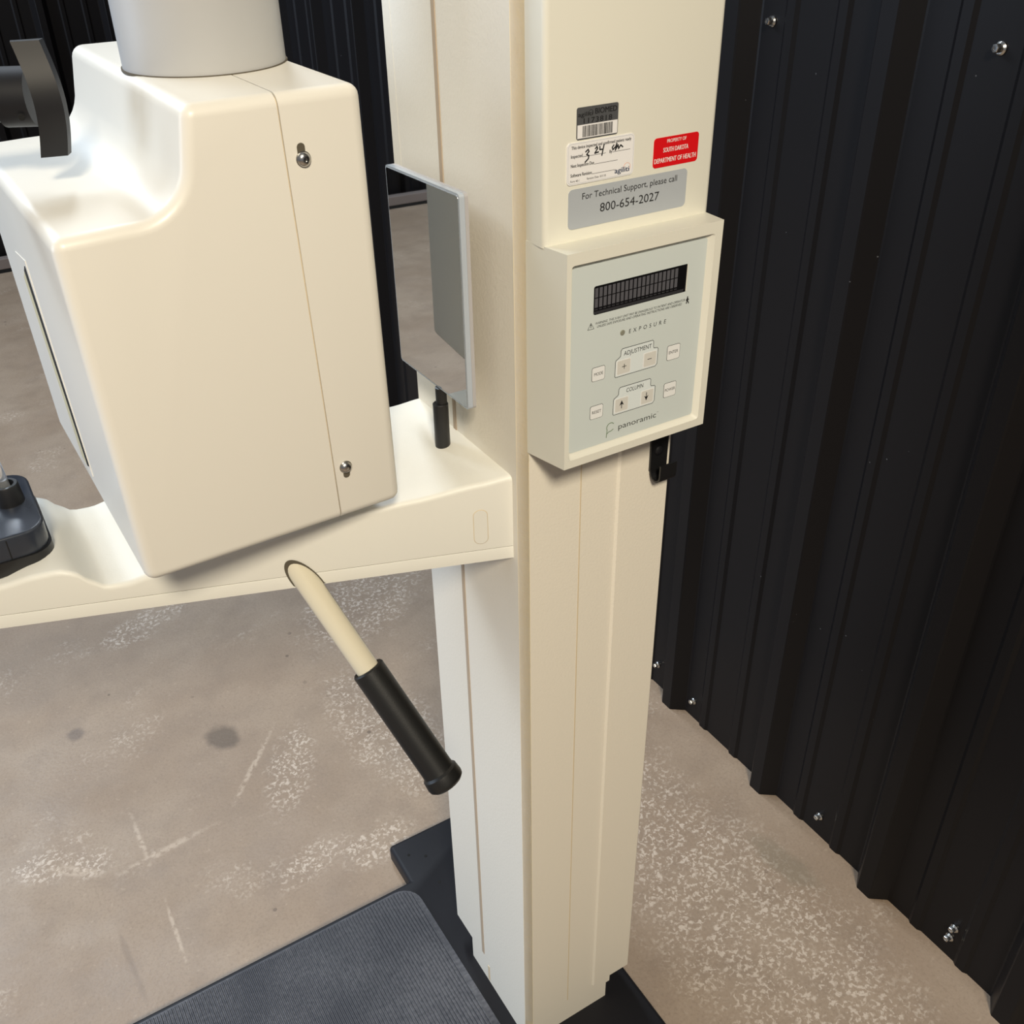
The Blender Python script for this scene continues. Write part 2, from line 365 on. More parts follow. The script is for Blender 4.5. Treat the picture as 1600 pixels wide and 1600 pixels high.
# base plate
bm = bmesh.new()
pts = [(-0.62, 0.36), (0.519, 0.36), (0.519, 0.945), (0.334, 0.945), (0.334, 0.873), (-0.62, 0.873)]
prism(bm, pts, 0.0, 0.030, 'z'); bmesh.ops.bevel(bm, geom=bm.edges[:], offset=0.006, segments=3, profile=0.5, affect='EDGES')
base = part('base_plate', bm, M_base, None, 40, 'black painted base plate')
bm = bmesh.new()
bm.free()
for x, y in ((0.353, 0.914), (0.374, 0.899), (0.370, 0.848)):
    bm = bmesh.new(); prism(bm, circle(x, y, 0.0022, 14), 0.0295, 0.0303, 'z'); part('drill_hole', bm, M_hole, base)

# column with chamfered corner, skirt, seams
bm = bmesh.new(); c = 0.007
def colbox(z0, z1, x0=X0, x1=X1, y0=Y0, y1=Y1, cc=c):
    prism(bm, [(x0+cc, y0), (x1-0.0025, y0), (x1, y0+0.0025), (x1, y1), (x0+0.003, y1), (x0, y1-0.003), (x0, y0+cc)], z0, z1, 'z')
colbox(0.0705, 1.98)
prism(bm, [(X0+c, Y0), (0.4735, Y0), (0.4735, 0.7205), (X0, 0.7205), (X0, Y0+c)], 0.0300, 0.0705, 'z')
prism(bm, [(0.4735, Y0+0.0006), (0.4795, Y0+0.0006), (0.4795, 0.70), (0.4735, 0.70)], 0.058, 0.0705, 'z')
col = part('column', bm, M_col)
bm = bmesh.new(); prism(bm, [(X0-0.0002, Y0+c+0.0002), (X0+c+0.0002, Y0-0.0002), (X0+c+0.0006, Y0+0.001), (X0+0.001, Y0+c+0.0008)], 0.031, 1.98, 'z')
part('corner_strip', bm, mat('warm_lit_corner', (0.86, 0.745, 0.52), 0.55, bump=(420, 0.35, 0.0006, 2)), col, None, 'chamfered column corner with warm light in its colour')  # stronger warm light on the chamfer is put into this yellower colour
# raised seams and joints on the column
bm = bmesh.new(); box(bm, X0-0.0006, X0+0.001, 0.6875, 0.6925, 0.077, 1.98); part('left_seam', bm, mat('left_seam_filler', (0.46, 0.36, 0.26), 0.8), col)
bm = bmesh.new(); box(bm, X0-0.0006, X0+0.001, 0.675, 0.6785, 0.034, 0.064); part('skirt_seam', bm, M_seam, col)
bm = bmesh.new(); box(bm, 0.4128, 0.4138, Y0-0.0003, Y0+0.001, 0.073, 0.90); part('front_joint', bm, M_seam, col)
bm = bmesh.new(); prism(bm, [(0.4510, Y0), (0.4530, Y0-0.0020), (0.4545, Y0-0.0020), (0.4560, Y0)], 0.073, 0.90, 'z'); part('front_rib', bm, M_col, col)
bm = bmesh.new(); box(bm, X0-0.0002, X0+0.02, Y1-0.0040, Y1+0.0105, 0.955, 1.98, 0.001); part('back_flange', bm, M_col, col)
# console housing: slim cover going up, thicker keypad body below
bm = bmesh.new()
t = bmesh.new(); prism(t, [(0.3616, Y0+0.002), (0.3614, 0.5570), (0.5062, 0.5565), (0.5080, Y0+0.002)], 1.0558, 1.98, 'z')
es = [e for e in t.edges if abs(e.verts[0].co.z-e.verts[1].co.z) > 0.1 and e.verts[0].co.y < 0.56]
bmesh.ops.bevel(t, geom=es, offset=0.004, segments=4, profile=0.5, affect='EDGES'); merge(bm, t)
cover = part('column_cover', bm, M_cons, None, 35, 'smooth cream cover running up the front of the column')

bm = bmesh.new()
back = [(0.3612, 0.8855), (0.5080, 0.8900), (0.5080, 1.0560), (0.3612, 1.0560)]
front = [(0.3636, 0.8925), (0.4992, 0.8925), (0.4998, 1.0586), (0.3636, 1.0586)]
vb = [bm.verts.new((x, Y0+0.001, z)) for x, z in back]; vf = [bm.verts.new((x, 0.532, z)) for x, z in front]
bm.faces.new(vb); bm.faces.new(vf[::-1])
for i in range(4): bm.faces.new((vb[i], vf[i], vf[(i+1) % 4], vb[(i+1) % 4]))
bmesh.ops.recalc_face_normals(bm, faces=bm.faces[:])
ff = [f for f in bm.faces if all(abs(v.co.y-0.532) < 1e-4 for v in f.verts)][0]
outer = [v for v in ff.verts]
r = bmesh.ops.inset_region(bm, faces=[ff], thickness=0.0058)
ff2 = ff
for v in ff2.verts:  # fit the recess opening
    v.co.x = 0.3675 if v.co.x < 0.43 else 0.4930
    v.co.z = 0.8990 if v.co.z < 0.97 else 1.0500
r = bmesh.ops.inset_region(bm, faces=[ff2], thickness=0.0012)
for v in ff2.verts:
    v.co.y += 0.0042
    v.co.x += (0.0010 if v.co.x < 0.43 else -0.0032); v.co.z += (0.0022 if v.co.z < 0.97 else 0.0008)
bmesh.ops.bevel(bm, geom=[e for e in bm.edges if any(v in outer for v in e.verts) and e.verts[0].co.y < 0.5325 or (e.verts[0] in outer or e.verts[1] in outer)], offset=0.0022, segments=3, profile=0.5, affect='EDGES')
cons = part('control_console', bm, M_cons, None, 30, 'cream molded keypad console on the column front')

YP = 0.5362          # recess floor
YF = 0.5355          # printed overlay plane
bm = bmesh.new()
prism(bm, rrect(0.3702, 0.4890, 0.9030, 1.0468, 0.0022), YF, YP+0.001, 'y', 0)
def tri(bm, x, z, s, y, mi):
    stroke(bm, [(x-s, z), (x+s, z), (x, z+1.75*s)], 0.00026, y, mi, closed=True)
tri(bm, 0.3870, 0.9993, 0.0027, YF, 1)
poly(bm, [(0.38668, 1.0005), (0.38732, 1.0005), (0.38732, 1.0011), (0.38668, 1.0011)], YF, 1)
poly(bm, [(0.3868, 1.0014), (0.3872, 1.0014), (0.38745, 1.0030), (0.38655, 1.0030)], YF, 1)
text(bm, 'WARNING  THIS X-RAY UNIT MAY BE DANGEROUS TO PATIENT AND OPERATOR', 0.3906, 0.4722, 1.0020, 0.00175, YF, 1, slant=0.15)
text(bm, 'UNLESS SAFE EXPOSURE AND OPERATING INSTRUCTIONS ARE OBSERVED', 0.3922, 0.4692, 0.9994, 0.00175, YF, 1, slant=0.15)
# walking figure beside the warning
poly(bm, circle(0.4745, 1.0045, 0.0006, 10), YF, 1)
for a in ([(0.4744, 1.0040), (0.4744, 1.0018)], [(0.4744, 1.0022), (0.4736, 0.9998)], [(0.4744, 1.0022), (0.4753, 1.0006), (0.4757, 0.9996)], [(0.4744, 1.0036), (0.4734, 1.0022)], [(0.4744, 1.0036), (0.4756, 1.0024)]):
    stroke(bm, a, 0.0008, YF, 1)
text(bm, 'EXPOSURE', 0.4211, 0.4551, 0.9884, 0.0031, YF, 1, space=1.9, slant=0.08)
text(bm, 'panoramic', 0.4157, 0.4522, 0.9107, 0.0046, YF, 2)
text(bm, 'TM', 0.4527, 0.4543, 0.9146, 0.0006, YF, 2)
arc = [(0.4082+0.0036*math.cos(math.radians(a)), 0.9148+0.0036*math.sin(math.radians(a))) for a in range(40, 215, 14)]
stroke(bm, arc + [(0.4045, 0.9067)], 0.0006, YF, 3)
stroke(bm, [(0.4050, 0.9098), (0.4065, 0.9110), (0.4085, 0.9112), (0.4108, 0.9124)], 0.0006, YF, 3)
plate = part('face_plate', bm, [M_face, M_ink, M_inkg, M_green], cons, None, 'grey-green printed keypad overlay')

# display window
bm = bmesh.new()
prism(bm, rrect(0.3888, 0.4726, 1.0095, 1.0305, 0.0016), YF-0.00015, YF, 'y', 0)
x0d, x1d = 0.3892, 0.4638
for i in range(20):
    xa = x0d+(x1d-x0d)*(i+0.14)/20; xb = x0d+(x1d-x0d)*(i+0.84)/20
    poly(bm, [(xa, 1.0222), (xb, 1.0222), (xb, 1.0290), (xa, 1.0290)], YF-0.00015, 1, 0.0001)
    poly(bm, [(xa, 1.0148), (xb, 1.0148), (xb, 1.0215), (xa, 1.0215)], YF-0.00015, 1, 0.0001)
    poly(bm, rrect(xa, xb, 1.0128, 1.0138, 0.0004, 3), YF-0.00015, 2, 0.0001)  # reflection of the character cells, drawn as a row of dim dots
poly(bm, [(0.3890, 1.0100), (0.4690, 1.0100), (0.4700, 1.0120), (0.3890, 1.0120)], YF-0.00015, 2, 0.00008)
poly(bm, [(0.4715, 1.0098), (0.4724, 1.0105), (0.4725, 1.0298), (0.4717, 1.0303)], YF-0.00015, 3, 0.0002)
part('display', bm, [M_lcd, M_cell, M_cell2, M_cons], cons, None, 'dark two-line character display')
bm = bmesh.new(); revolve(bm, [(0, 0.0021), (0.0003, 0.0021), (0.0005, 0.0017)], (0.4153, YF, 0.9903), (0, -1, 0), 24)
part('indicator_lamp', bm, M_lamp, cons, None, 'small round unlit exposure lamp')

def key(name, x0, x1, z0, z1, word, w0, w1, zb):
    bm = bmesh.new()
    poly(bm, rrect(x0, x1, z0, z1, 0.0016), YF, 1, 0.00012)
    poly(bm, rrect(x0+0.0003, x1-0.0003, z0+0.0003, z1-0.0003, 0.0014), YF, 0, 0.00022)
    text(bm, word, w0, w1, zb, 0.0024, YF-0.00022, 1, th=0.00008)
    part(name, bm, [M_key, M_ink], cons, None, 'white key reading '+word)
key('key', 0.3890, 0.4008, 0.9574, 0.9687, 'MODE', 0.3911, 0.3991, 0.9619)
key('key', 0.4586, 0.4711, 0.9567, 0.9690, 'ENTER', 0.4603, 0.4692, 0.9620)
key('key', 0.3884, 0.4003, 0.9263, 0.9375, 'RESET', 0.3903, 0.3986, 0.9308)
key('key', 0.4580, 0.4702, 0.9254, 0.9378, 'POWER', 0.4592, 0.4692, 0.9305)
def cluster(dz, dx, word, w0, w1, zb, syms):
    bm = bmesh.new()
    o = [(0.4108, 0.9556), (0.4101, 0.9563), (0.4101, 0.9678), (0.4106, 0.9692), (0.4140, 0.9712), (0.4147, 0.9722), (0.4148, 0.9760), (0.4160, 0.9775), (0.4440, 0.9775), (0.4449, 0.9765), (0.4449, 0.9722),
         (0.4455, 0.9709), (0.4488, 0.9705), (0.4496, 0.9695), (0.4495, 0.9575), (0.4478, 0.9556)]
    o = [(x+dx, z+dz) for x, z in o]
    poly(bm, o, YF, 0, 0.00010); stroke(bm, o, 0.00032, YF, 2, 0.00022, True)
    for a, b in ((0.4116, 0.4240), (0.4363, 0.4482)):
        poly(bm, rrect(a+dx-0.0004, b+dx+0.0003, 0.9567+dz, 0.9688+dz, 0.001), YF, 3, 0.00016)
        poly(bm, rrect(a+dx+0.0004, b+dx-0.0002, 0.9574+dz, 0.9682+dz, 0.001), YF, 1, 0.00022)
    text(bm, word, w0, w1, zb, 0.0034, YF, 2, th=0.0002, slant=0.06)
    y = YF-0.00022
    for s in syms: s(bm, y)
    part('rocker_key', bm, [M_keyp, M_pad, M_ink, M_key], cons, None, 'stepped two-button key marked '+word)
cluster(0, 0, 'ADJUSTMENT', 0.4174, 0.4431, 0.9716, [
    lambda b, y: stroke(b, [(0.4165, 0.9630), (0.4201, 0.9630)], 0.00045, y, 2), lambda b, y: stroke(b, [(0.4183, 0.9612), (0.4183, 0.9648)], 0.00045, y, 2),
    lambda b, y: stroke(b, [(0.4401, 0.9630), (0.4437, 0.9630)], 0.00045, y, 2)])
def arrow(x, z, s):
    return lambda b, y: (stroke(b, [(x, z-0.0032*s), (x, z+0.001*s)], 0.0006, y, 2), poly(b, [(x-0.0020, z-0.0008*s), (x, z+0.0034*s), (x+0.0020, z-0.0008*s), (x, z+0.0004*s)][::s], y, 2))
cluster(-0.0313, -0.0003, 'COLUMN', 0.4215, 0.4374, 0.9406, [arrow(0.4176, 0.9317, 1), arrow(0.4411, 0.9319, -1)])

# stickers on the column cover
YS = 0.5566
def sticker(x0, x1, z0, z1, r, th=0.0002):
    bm = bmesh.new(); prism(bm, rrect(x0, x1, z0, z1, r), YS-th, YS+0.0006, 'y', 0); return bm
K = 0.5566/0.554
def kx(x): return x   # sticker plane matches the cover face
bm = sticker(0.3862, 0.4193, 1.1240, 1.1440, 0.0014)
poly(bm, [(0.3867, 1.1248), (0.4188, 1.1248), (0.4188, 1.1332), (0.3867, 1.1332)], YS-0.0002, 1)
text(bm, 'agiliti', 0.3870, 0.3985, 1.1384, 0.0026, YS-0.0002, 2, bold=0.00005)
ring = [(0.3972+0.0018*math.cos(math.radians(a)), 1.1400+0.0018*math.sin(math.radians(a))) for a in range(-40, 221, 20)]
stroke(bm, ring, 0.0002, YS-0.0002, 2)
text(bm, 'BIOMED', 0.4005, 0.4180, 1.1389, 0.0034, YS-0.0002, 2, bold=0.0001)
text(bm, '1173818', 0.3915, 0.4142, 1.1339, 0.0032, YS-0.0002, 2, space=1.15, bold=0.00007)
x = 0.3908
while x < 0.4148:
    w = random.choice((0.0002, 0.0003, 0.0005)); poly(bm, [(x, 1.1254), (x+w, 1.1254), (x+w, 1.1324), (x, 1.1324)], YS-0.0003, 2); x += w+random.choice((0.0002, 0.0003, 0.0004))
part('barcode_sticker', bm, [M_dst, M_white, M_ink], cover, None, 'dark grey asset sticker with barcode 1173818')

bm = sticker(0.3788, 0.4338, 1.0955, 1.1228, 0.0030, 0.0004); Y2 = YS-0.0004
stroke(bm, rrect(0.3797, 0.4330, 1.0963, 1.1220, 0.0026), 0.00012, Y2, 4, closed=True)
text(bm, 'This device inspected and confirmed patient ready', 0.3821, 0.4308, 1.1186, 0.0020, Y2, 1, bold=0.00004)
text(bm, 'Inspected', 0.3818, 0.3910, 1.1131, 0.0021, Y2, 1, bold=0.00004)
text(bm, 'By', 0.4130, 0.4152, 1.1124, 0.0020, Y2, 1, bold=0.00004)
text(bm, 'Next Inspection Due', 0.3818, 0.4005, 1.1071, 0.0021, Y2, 1, bold=0.00004)
text(bm, 'Software Revision', 0.3817, 0.3988, 1.1009, 0.0021, Y2, 1, bold=0.00004)
text(bm, 'Form 40-1', 0.3816, 0.3888, 1.0974, 0.0014, Y2, 1)
text(bm, 'Revision Date 10/1/18', 0.3950, 0.4105, 1.0976, 0.0014, Y2, 1)
for a, b, z in ((0.3912, 0.4100, 1.1130), (0.4156, 0.4302, 1.1128), (0.4008, 0.4200, 1.1070), (0.3991, 0.4185, 1.1008)): stroke(bm, [(a, z), (b, z)], 0.0002, Y2, 1)
for p in ([(0.3935, 1.1158), (0.3955, 1.1172), (0.3962, 1.1158), (0.3944, 1.1140), (0.3962, 1.1132), (0.3958, 1.1112), (0.3932, 1.1092)],
          [(0.4013, 1.1168), (0.4025, 1.1180), (0.4032, 1.1168), (0.4010, 1.1140), (0.4040, 1.1144)], [(0.4050, 1.1178), (0.4050, 1.1158), (0.4078, 1.1156)], [(0.4084, 1.1188), (0.4068, 1.1118)],
          [(0.4165, 1.1172), (0.4152, 1.1158), (0.4158, 1.1142), (0.4180, 1.1160), (0.4190, 1.1178), (0.4178, 1.1136), (0.4200, 1.1168), (0.4205, 1.1142), (0.4222, 1.1164), (0.4240, 1.1150)]):
    stroke(bm, p, 0.0009, Y2, 1)
text(bm, 'agiliti', 0.4180, 0.4302, 1.0983, 0.0034, Y2, 2, bold=0.0001)
stroke(bm, [(0.4283+0.0028*math.cos(math.radians(a)), 1.1012+0.0028*math.sin(math.radians(a))) for a in range(-30, 200, 20)], 0.00018, Y2, 3)
part('inspection_sticker', bm, [M_white, M_ink, M_navyink, M_or, M_gst], cover, None, 'white inspection sticker with handwriting')

bm = sticker(0.4510, 0.4908, 1.0963, 1.1164, 0.0024)
text(bm, 'PROPERTY OF', 0.4623, 0.4793, 1.1124, 0.0023, YS-0.0002, 1, bold=0.00004)
text(bm, 'SOUTH DAKOTA', 0.4594, 0.4816, 1.1062, 0.0031, YS-0.0002, 1, bold=0.00008)
text(bm, 'DEPARTMENT OF HEALTH', 0.4520, 0.4890, 1.0994, 0.0032, YS-0.0002, 1, bold=0.00008)
part('property_sticker', bm, [M_red, M_wink], cover, None, 'red sticker reading PROPERTY OF SOUTH DAKOTA DEPARTMENT OF HEALTH')

bm = sticker(0.3806, 0.4828, 1.0655, 1.0925, 0.0034, 0.0001)
text(bm, 'For Technical Support, please call', 0.3918, 0.4736, 1.0848, 0.0042, YS-0.0001, 1)
text(bm, '800-654-2027', 0.4069, 0.4582, 1.0740, 0.0058, YS-0.0001, 1)
part('support_sticker', bm, [M_gst, M_ink], cover, None, 'silver sticker reading For Technical Support, please call 800-654-2027')

# hook under the console
bm = bmesh.new()
prism(bm, [(0.4850, 0.880), (0.5040, 0.880), (0.5035, 0.8300), (0.5010, 0.8225), (0.4950, 0.8185), (0.4890, 0.8215), (0.4854, 0.8285)], Y0-0.0022, Y0, 'y')
t = bmesh.new()
ring = [(Y0-0.0012, 0.8300)] + [(Y0-0.0085-0.0073*math.cos(math.radians(a)), 0.8285-0.0075*math.sin(math.radians(a))) for a in range(180, -1, -20)] + [(Y0-0.0160, 0.8400)]
hp = ring; inner = []
for i, (a, b) in enumerate(hp):
    p0 = hp[max(i-1, 0)]; p1 = hp[min(i+1, len(hp)-1)]; dx, dz = p1[0]-p0[0], p1[1]-p0[1]; l = math.hypot(dx, dz)
    inner.append((a+dz/l*0.0016, b-dx/l*0.0016))
n = len(hp)
for i in range(n-1):
    prism(t, [hp[i], hp[i+1], inner[i+1], inner[i]], 0.4856, 0.5034, 'x')
bmesh.ops.remove_doubles(t, verts=t.verts[:], dist=1e-6); merge(bm, t, 0)
hook = part('cable_hook', bm, M_black, None, None, 'small black J-shaped hook')
bm = bmesh.new(); revolve(bm, [(0, 0.0046), (0.0012, 0.0044), (0.0022, 0.0032), (0.0026, 0.0012)], (0.4935, Y0-0.0022, 0.8480), (0, -1, 0), 20); part('screw', bm, M_dgrey, hook, 40)

# support arm -----------------------------------------------------------
def yf(x): return 0.5925+(0.3598-x)*0.351
def yb(x): return 0.7640+(0.355-x)*0.235
ZT = [(0.356, 0.8585), (0.33, 0.8545), (0.277, 0.8465), (0.20, 0.8350), (0.14, 0.8245), (0.10, 0.8155), (0.078, 0.8085), (0.060, 0.8038), (0.045, 0.8035), (0.034, 0.8120), (0.026, 0.8205), (0.016, 0.8236), (0.0, 0.8220), (-0.027, 0.8165), (-0.10, 0.8035), (-0.30, 0.797)]
def zt(x):
    for (a, za), (b, zb) in zip(ZT, ZT[1:]):
        if b <= x <= a:
            t = (a-x)/(a-b); t = t*t*(3-2*t)*0.5+t*0.5; return za+(zb-za)*t
    return ZT[-1][1]
def arm_mesh(x_list, zlow, top, r=0.0045, nr=4, grow=0.0):
    bm = bmesh.new(); rings = []
    for x in x_list:
        f, b = yf(x)-grow, yb(x)+grow; z1 = top(x); lo = [(f, zlow)]
        for k in range(nr+1):
            a = PI-PI/2*k/nr; lo.append((f+r+r*math.cos(a), z1-r+r*math.sin(a)))
        ny = 8
        for k in range(1, ny): lo.append((f+r+(b-f-2*r)*k/ny, z1))
        for k in range(nr+1):
            a = PI/2-PI/2*k/nr; lo.append((b-r+r*math.cos(a), z1-r+r*math.sin(a)))
        lo.append((b, zlow)); rings.append([bm.verts.new((x, *p)) for p in lo])
    n = len(rings[0])
    for a, b in zip(rings, rings[1:]):
        for k in range(n): bm.faces.new((a[k], a[(k+1) % n], b[(k+1) % n], b[k]))
    bm.faces.new(rings[0]); bm.faces.new(rings[-1][::-1]); bmesh.ops.recalc_face_normals(bm, faces=bm.faces[:])
    return bm
xs = [0.356-0.656*i/130 for i in range(131)]
arm = part('support_arm', arm_mesh(xs, 0.7895, zt), M_arm, None, 38)
bm = arm_mesh([0.356, 0.2, 0.0, -0.3], 0.7770, lambda x: 0.7890, 0.0012, 2, 0.0002)
part('arm_underside_cover', bm, M_arm, arm, 38)
bm = arm_mesh([0.3555, 0.2, 0.0, -0.299], 0.7885, lambda x: 0.7899, 0.0002, 1, -0.0006)
part('arm_joint', bm, M_seamd, arm)
# frame on the slanted front face of the arm
ud = Vector((-1, 0.351, 0)).normalized(); nd = Vector((-0.351, -1, 0)).normalized()
def onface(x, z, off=0.0): return Vector((x, yf(x), z))+nd*off
bm = bmesh.new()
cap = rrect(0.3232, 0.3350, 0.7955, 0.8300, 0.0058, 8); inn = rrect(0.32345, 0.33475, 0.79575, 0.82975, 0.0056, 8)
n = len(cap)
v0 = [bm.verts.new(onface(x, z, 0.0)) for x, z in cap]; v1 = [bm.verts.new(onface(x, z, 0.0003)) for x, z in rrect(0.32375, 0.33445, 0.79605, 0.82945, 0.0053, 8)]; v2 = [bm.verts.new(onface(x, z, -0.0005)) for x, z in inn]
for i in range(n): bm.faces.new((v0[i], v0[(i+1) % n], v1[(i+1) % n], v1[i]))
bm.faces.new(v1); bmesh.ops.delete(bm, geom=v2, context='VERTS'); bmesh.ops.recalc_face_normals(bm, faces=bm.faces[:])
for f in bm.faces:
    if len(f.verts) == 4: f.material_index = 1
part('hole_plug', bm, [M_arm, M_seam], arm)

# mirror on its post
post = (0.3350, 0.6765)
bm = bmesh.new()
sweep(bm, [(post[0], post[1], 0.852), (post[0], post[1], 0.8935)], 0.0066, 24)
revolve(bm, [(0, 0.0066), (0.0012, 0.0066), (0.002, 0.0058)], (post[0], post[1], 0.8935), (0, 0, 1), 24)
sweep(bm, [(post[0]+0.0012, post[1], 0.893), (post[0]+0.0012, post[1], 0.9098)], 0.0048, 20)
part('mirror_post', bm, M_black, None, 40, 'short black mirror post')
am = math.radians(-2); dv = Vector((-math.sin(am), math.cos(am), 0)); dn = Vector((-math.cos(am), -math.sin(am), 0))  # dn: reflective side, towards the head
Om = Vector((0.3345, 0.679, 0))
def mir(name, v0, v1, z0, z1, o0, o1, mt, r, parent=None, label=None, bev=0.0):
    bm = bmesh.new(); pts = rrect(v0, v1, z0, z1, r)
    A = [bm.verts.new(Om+dv*p[0]+dn*o0+Vector((0, 0, p[1]-0.055*p[0]))) for p in pts]; B = [bm.verts.new(Om+dv*p[0]+dn*o1+Vector((0, 0, p[1]-0.055*p[0]))) for p in pts]
    bm.faces.new(A); bm.faces.new(B[::-1]); n = len(pts)
    for i in range(n): bm.faces.new((A[i], B[i], B[(i+1) % n], A[(i+1) % n]))
    bmesh.ops.recalc_face_normals(bm, faces=bm.faces[:])
    return part(name, bm, mt, parent, None, label)
mp = mir('mirror_plate', -0.0570, 0.0745, 0.9095, 1.0795, -0.0042, 0.0, M_acry, 0.003, None, 'rectangular positioning mirror with clear edges')
mir('mirror_glass', -0.0552, 0.0727, 0.9113, 1.0777, 0.0, 0.0004, M_mirror, 0.002, mp)
mir('mirror_backing', -0.0570, 0.0745, 0.9095, 1.0795, -0.0072, -0.0043, M_mback, 0.003, mp)

# handle
R = onface(0.1905, 0.7810); E = Vector((0.2488, 0.5365, 0.6150))
def hp(t): return R.lerp(E, t) 
bm = bmesh.new(); sweep(bm, [hp(-0.16)] + [hp(t/14) for t in range(0, 9)], 0.0102, 28)
rod = part('handle_rod', bm, M_rod, None, 40, 'glossy cream tube handle')
bm = bmesh.new(); dd = (E-R).normalized(); e1 = (dd-nd*dd.dot(nd)).normalized(); e2 = e1.cross(nd)
ring = [R+nd*0.0005+e2*0.0112*math.cos(a)+e1*0.0275*math.sin(a) for a in [2*PI*i/40 for i in range(40)]]
for p in ring: p.z = max(p.z, 0.7776)
bm.faces.new([bm.verts.new(p) for p in ring]); bmesh.ops.remove_doubles(bm, verts=bm.verts[:], dist=1e-6); part('handle_socket', bm, M_seamd, rod)
d = (hp(1)-hp(0.5)).normalized(); g0 = hp(0.422); L = (hp(1.0)-g0).length
bm = bmesh.new(); revolve(bm, [(0.006, 0.0103), (0.0005, 0.0106), (0.0, 0.0112), (0.0, 0.0132), (0.0014, 0.0142), (L-0.016, 0.0142), (L-0.0125, 0.0144), (L-0.0105, 0.0162), (L-0.003, 0.0168), (L, 0.0162), (L+0.0025, 0.0135), (L+0.003, 0.010)], g0, d, 36)
part('grip', bm, M_rubber, rod, 35, 'black rubber grip')

# chin rest at the far end of the arm
bm = bmesh.new()
prism(bm, rrect(-0.16, 0.0200, 0.7370, 0.8430, 0.018, 6), 0.8180, 0.8300, 'z')
chin = part('chin_rest_base', bm, M_black, None, 40, 'black chin rest base')
bm = bmesh.new(); prism(bm, rrect(-0.16, 0.0185, 0.7390, 0.8410, 0.018, 6), 0.8302, 0.8500, 'z')
bmesh.ops.bevel(bm, geom=[e for e in bm.edges if e.verts[0].co.z > 0.849 and e.verts[1].co.z > 0.849], offset=0.0022, segments=3, profile=0.5, affect='EDGES')
part('chin_rest_block', bm, M_navy, chin, 40, 'slate-coloured chin rest block')
bm = bmesh.new(); box(bm, -0.0120, -0.0112, 0.7386, 0.7392, 0.8305, 0.8475); part('block_joint', bm, M_hole, chin)
bm = bmesh.new()
revolve(bm, [(0, 0.0112), (0.016, 0.0100), (0.0172, 0.0094), (0.0172, 0.0070), (0.004, 0.0066)], (0.0005, 0.7930, 0.8498), (0, 0, 1), 28)
part('bite_socket', bm, M_black, chin, 40)
bm = bmesh.new(); sweep(bm, [(0.0005, 0.7930, 0.856), (-0.002, 0.7932, 0.895), (-0.006, 0.793, 0.93)], 0.0045, 16); part('bite_guide', bm, M_clear, chin, 50, 'clear plastic bite guide')

# tube head ----------------------------------------------------------------
HA = Vector((0.2600, 0.6022, 0.0)); ht = math.radians(1.3)
HX = Vector((math.cos(ht), math.sin(ht), 0)); HY = Vector((-math.sin(ht), math.cos(ht), 0))
HM = Matrix((HX, HY, Vector((0, 0, 1)))).transposed().to_4x4(); HM.translation = HA
prof = [(0.0, 0.865), (-0.1955, 0.865), (-0.1985, 1.1055), (-0.1600, 1.1065)]
# cove from the shoulder up to the top step
for k in range(0, 9):
    a = math.radians(-90+76*k/8); prof.append((-0.1500+0.0325*math.cos(a), 1.1395+0.0330*math.sin(a)))
prof += [(-0.1125, 1.1664), (-0.0018, 1.1664)]
DEP = 0.277
t = bmesh.new(); prism(t, prof, 0.0, DEP, 'y')
bmesh.ops.bevel(t, geom=[e for e in t.edges if not (abs(e.verts[0].co.y-e.verts[1].co.y) > 0.1 and e.calc_face_angle(0) < 0.5)], offset=0.0078, segments=5, profile=0.5, affect='EDGES', clamp_overlap=True)
def cut(src, keep_right, gap=0.0005):
    b = src.copy()
    # seam leans slightly: u=-0.0568 at the top, -0.0505 at the bottom
    no = Vector((1.0, 0, 0.0205)).normalized(); co = Vector((-0.0537+(gap if keep_right else -gap), 0.0, 1.015))
    geom = b.verts[:]+b.edges[:]+b.faces[:]
    bmesh.ops.bisect_plane(b, geom=geom, plane_co=co, plane_no=no, clear_inner=keep_right, clear_outer=not keep_right)
    ed = [e for e in b.edges if e.is_boundary]; bmesh.ops.holes_fill(b, edges=ed, sides=0)
    b.transform(HM); return b
bl = cut(t, False); br = cut(t, True); t.free()
head = part('tube_head_shell', bl, M_head, None, 28, 'glossy cream tube head housing with a stepped shoulder')
rear = part('tube_head_cover', br, M_head, None, 28, 'cream end cover of the tube head')
t = bmesh.new(); box(t, -0.0600, -0.0480, 0.0014, DEP-0.0014, 0.8665, 1.1649, 0.006); t.transform(HM); part('cover_joint', t, M_seam, head)
def head_screw(u, z, su, sz):
    b = bmesh.new(); P = HM @ Vector((u, 0, z))
    sl = [HM @ Vector((x, -0.00012, q)) for x, q in rrect(su-0.0026, su+0.0026, sz-0.0042, sz+0.0042, 0.0025, 6)]
    f = b.faces.new([b.verts.new(p) for p in sl]); f.normal_update()
    f.material_index = 1
    revolve(b, [(0, 0.0044), (0.0014, 0.0044), (0.0028, 0.0034), (0.0034, 0.0018), (0.0034, 0.0012), (0.0026, 0.0010)], P, -HY, 24)
    revolve(b, [(0, 0.0050), (0.0006, 0.0048)], P, -HY, 24)
    part('screw', b, [M_steel, M_seamd], rear, 35, 'chrome pan-head screw in a keyhole slot')
head_screw(-0.0448, 1.1275, -0.0456, 1.1330)
head_screw(-0.0425, 0.9085, -0.0424, 0.9035)
